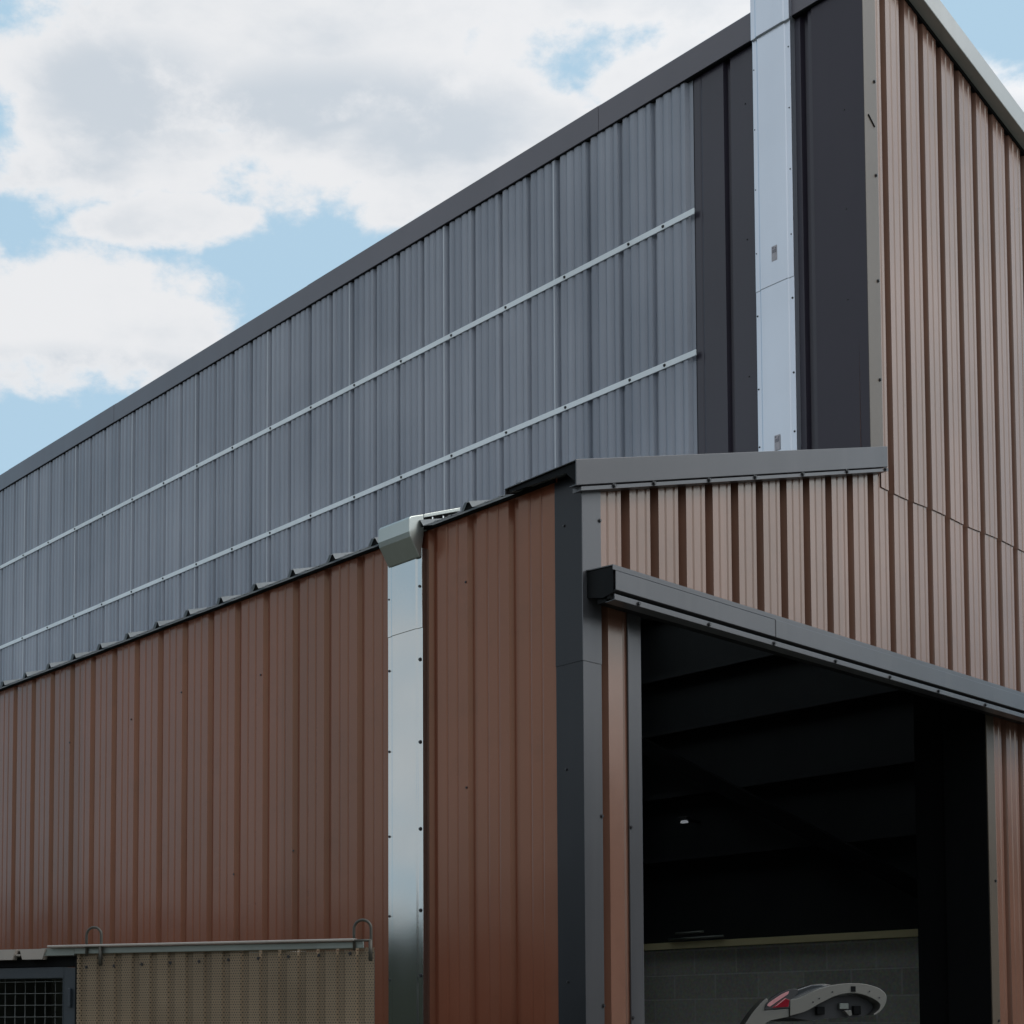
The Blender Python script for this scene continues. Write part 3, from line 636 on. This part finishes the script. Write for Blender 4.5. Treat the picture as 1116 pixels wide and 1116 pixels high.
mb = MB(); mb.prism([(.19,1.708),(.27,1.712),(.33,1.704),(.28,1.700)], 1, .07, .2); mb.build('roof_spoiler', M['dimmed_car'], CAR, bevel=.003)
# tail light
mb = MB(); mb.prism(spline([(-.094,1.560),(-.080,1.604),(.002,1.660),(.060,1.680),(.098,1.678)])+[(.096,1.657),(.060,1.620),(.048,1.570)], 1, -.026, .04); tl_ = mb.build('tail_light', M['trim'], CAR, bevel=.004)
mb = MB(); mb.prism(spline([(-.082,1.585),(-.066,1.604),(.004,1.650),(.045,1.667)])+[(.040,1.650),(-.02,1.61),(-.066,1.578)], 1, -.031, -.0265); mb.build('light_lens', M['pinklens'], tl_, bevel=.002)
mb = MB(); mb.prism([(-.055,1.572),(.040,1.578),(.048,1.618),(.020,1.628),(-.02,1.60)], 1, -.0305, -.0265); mb.build('light_lens', M['redlens'], tl_, bevel=.002)
mb = MB(); mb.prism([(-.04,1.578),(-.025,1.585),(.03,1.628),(.018,1.624)], 1, -.0335, -.031); mb.build('light_lens', M['pinklens'], tl_, bevel=.001)
for (x,y) in ((-.52,.10),(-.52,1.30),(-2.12,.10),(-2.12,1.30)):
    mb = MB(); n = 28; mb.prism([(x+.30*math.cos(2*math.pi*k/n), .322+.30*math.sin(2*math.pi*k/n)) for k in range(n)], 1, y-.115, y+.115); w = mb.build('wheel', M['black'], CAR, bevel=.02)
    mb = MB(); mb.prism([(x+.2*math.cos(2*math.pi*k/n), .322+.2*math.sin(2*math.pi*k/n)) for k in range(n)], 1, y-.125, y-.116); mb.build('rim', M['galv'], w)

# ------------------------------------------------------------------ camera
cam = bpy.data.cameras.new('camera'); co = bpy.data.objects.new('camera', cam); COL.objects.link(co)
f = Vector((.6488954,.7589534,.0540788)); u = Vector((-.0351429,-.0411034,.9985367)); r = Vector((.7600656,-.6498464,0))
rot = Matrix(((r.x,u.x,-f.x),(r.y,u.y,-f.y),(r.z,u.z,-f.z))).to_4x4()
co.matrix_world = Matrix.Translation((-4.687125,-4.083975,1.45)) @ rot
cam.sensor_width = 36; cam.lens = 1611/1116*36
cam.shift_x = 158/1116; cam.shift_y = (1034.75-558)/1116
cam.clip_start = .05; cam.clip_end = 3000
scene.camera = co

# ------------------------------------------------------------------ daylight
SUN_AZ = math.radians(-55); SUN_EL = math.radians(46)
sun = bpy.data.lights.new('sun', 'SUN'); so = bpy.data.objects.new('sun', sun); COL.objects.link(so)
sun.energy = 1.35; sun.angle = math.radians(24); sun.color = (1,.955,.90)
sd = Vector((math.cos(SUN_EL)*math.cos(SUN_AZ), math.cos(SUN_EL)*math.sin(SUN_AZ), math.sin(SUN_EL)))
so.rotation_euler = sd.to_track_quat('Z','Y').to_euler()
w = bpy.data.worlds.new('World'); scene.world = w; w.use_nodes = True
nt = w.node_tree; N = nt.nodes; L = nt.links
bg = N['Background']; out = N['World Output']
sky = N.new('ShaderNodeTexSky'); sky.sky_type = 'NISHITA'; sky.sun_disc = False
sky.sun_elevation = SUN_EL; sky.sun_rotation = math.pi/2 - SUN_AZ
sky.air_density = 1.0; sky.dust_density = 1.2; sky.ozone_density = 1.5
def mth(op, a, b=None, c=None, clamp=False):
    k = N.new('ShaderNodeMath'); k.operation = op; k.use_clamp = clamp
    for i, q in enumerate((a, b, c)):
        if q is None: continue
        if isinstance(q, (int, float)): k.inputs[i].default_value = q
        else: L.new(q, k.inputs[i])
    return k.outputs[0]
def vdot(v, c):
    k = N.new('ShaderNodeVectorMath'); k.operation = 'DOT_PRODUCT'; L.new(v, k.inputs[0]); k.inputs[1].default_value = c; return k.outputs['Value']
def sstep(x, a, b, lo=0, hi=1):
    k = N.new('ShaderNodeMapRange'); k.interpolation_type = 'SMOOTHSTEP'; L.new(x, k.inputs[0])
    for i, q in enumerate((a, b, lo, hi)): k.inputs[i+1].default_value = q
    return k.outputs[0]
tc = N.new('ShaderNodeTexCoord'); D = tc.outputs['Generated']
HA = math.radians(49.47)     # sky above the shed: bank of cloud described around this bearing
fd = vdot(D, (math.cos(HA), math.sin(HA), 0)); rd = vdot(D, (math.sin(HA), -math.cos(HA), 0)); ud = vdot(D, (0,0,1))
fdc = mth('MAXIMUM', fd, .08)
U = mth('DIVIDE', rd, fdc); Vv = mth('DIVIDE', ud, fdc)
front = sstep(fd, .15, .5)
# noise over the direction
def noise(scale, detail, rough, shift=(0,0,0), sc=(1,1,1.6)):
    mp = N.new('ShaderNodeMapping'); mp.inputs['Location'].default_value = shift; mp.inputs['Scale'].default_value = sc; L.new(D, mp.inputs['Vector'])
    n = N.new('ShaderNodeTexNoise'); n.inputs['Scale'].default_value = scale; n.inputs['Detail'].default_value = detail; n.inputs['Roughness'].default_value = rough; L.new(mp.outputs[0], n.inputs['Vector'])
    return n.outputs['Fac']
n_big = noise(6.5, 9, .58); n_fine = noise(20, 10, .62, (3.1,1.7,.4)); n_sh = noise(9.0, 8, .55, (.3,.9,2.2), (1,1,2.4))
n_vf = noise(46, 8, .6, (7.1,2.7,1.4))
nz = mth('ADD', mth('ADD', mth('MULTIPLY', mth('SUBTRACT', n_big, .5), .75), mth('MULTIPLY', mth('SUBTRACT', n_fine, .5), 1.5)), mth('MULTIPLY', mth('SUBTRACT', n_vf, .5), .7))
U = mth('ADD', U, mth('MULTIPLY', mth('SUBTRACT', n_big, .5), .10)); Vv = mth('ADD', Vv, mth('MULTIPLY', mth('SUBTRACT', n_sh, .5), .06))
def blob(cu, cv, ru, rv):
    a = mth('DIVIDE', mth('SUBTRACT', U, cu), ru); b = mth('DIVIDE', mth('SUBTRACT', Vv, cv), rv)
    return mth('SUBTRACT', 1, mth('SQRT', mth('ADD', mth('MULTIPLY', a, a), mth('MULTIPLY', b, b))))
bl = [(.03,.612,.17,.055),(-.05,.690,.26,.125),(-.19,.66,.12,.085),(-.15,.612,.12,.036),(.10,.625,.15,.075),(-.195,.492,.10,.058),(-.27,.488,.09,.052),(-.13,.478,.05,.036),(.22,.665,.10,.05),(.20,.735,.14,.045),(.46,.635,.09,.055),(.50,.58,.15,.09),(-.14,.565,.07,.02)]
acc = None
for q in bl:
    v = blob(*q); acc = v if acc is None else mth('MAXIMUM', acc, v)
for q in [(.165,.668,.060,.032),(-.265,.640,.04,.03)]:          # blue gaps
    v = mth('MULTIPLY', mth('MAXIMUM', blob(*q), 0), -.50); acc = mth('ADD', acc, v)
acc = mth('MAXIMUM', acc, -1)
dens_front = mth('ADD', acc, mth('MULTIPLY', nz, .85))
dens_else = mth('ADD', mth('MULTIPLY', nz, 1.6), .16)
dens = mth('ADD', mth('MULTIPLY', dens_front, front), mth('MULTIPLY', dens_else, mth('SUBTRACT', 1, front)))
mask = sstep(dens, -.14, .34)
# cloud shade: greyer where thick and by slow noise
thick = sstep(dens, .15, .75)
gb = mth('MULTIPLY', mth('MAXIMUM', mth('MAXIMUM', blob(-.02,.640,.17,.045), blob(-.17,.655,.10,.05)), blob(-.20,.452,.12,.022)), .55)
gb = mth('MAXIMUM', gb, 0)
shade = sstep(mth('ADD', n_sh, mth('MULTIPLY', gb, front)), .38, .86)
gam = mth('MULTIPLY', mth('MULTIPLY', shade, thick), .78)
ccol = N.new('ShaderNodeMix'); ccol.data_type = 'RGBA'; L.new(gam, ccol.inputs[0]); ccol.inputs[6].default_value = (.83,.84,.86,1); ccol.inputs[7].default_value = (.53,.60,.675,1)
# brighter cloud towards the sun
sdot = mth('MAXIMUM', vdot(D, tuple(sd)), 0)
glow = mth('ADD', 1.0, mth('MULTIPLY', mth('POWER', sdot, 4), 2.3))
cmul = N.new('ShaderNodeMix'); cmul.data_type = 'RGBA'; cmul.blend_type = 'MULTIPLY'; cmul.inputs[0].default_value = 1; L.new(ccol.outputs[2], cmul.inputs[6]); L.new(glow, cmul.inputs[7])
SKYS = .11
sk = N.new('ShaderNodeMix'); sk.data_type = 'RGBA'; sk.blend_type = 'MULTIPLY'; sk.inputs[0].default_value = 1; L.new(sky.outputs[0], sk.inputs[6]); sk.inputs[7].default_value = (1,1,1,1)
# thin high haze over the blue
hz = N.new('ShaderNodeMix'); hz.data_type = 'RGBA'; hz.inputs[0].default_value = .85; L.new(sk.outputs[2], hz.inputs[6]); hz.inputs[7].default_value = (.49/SKYS,.70/SKYS,.86/SKYS,1)
cs_ = N.new('ShaderNodeMix'); cs_.data_type = 'RGBA'; cs_.blend_type = 'MULTIPLY'; cs_.inputs[0].default_value = 1; L.new(cmul.outputs[2], cs_.inputs[6]); cs_.inputs[7].default_value = (1/SKYS,1/SKYS,1/SKYS,1); cs_.clamp_result = False
fin = N.new('ShaderNodeMix'); fin.data_type = 'RGBA'; L.new(mask, fin.inputs[0]); L.new(hz.outputs[2], fin.inputs[6]); L.new(cs_.outputs[2], fin.inputs[7])
L.new(fin.outputs[2], bg.inputs['Color']); bg.inputs['Strength'].default_value = SKYS

scene.render.engine = 'CYCLES'
scene.cycles.max_bounces = 8; scene.cycles.transparent_max_bounces = 12
scene.view_settings.view_transform = 'Standard'; scene.view_settings.look = 'None'; scene.view_settings.exposure = 0
scene.render.resolution_x = 1024; scene.render.resolution_y = 1024
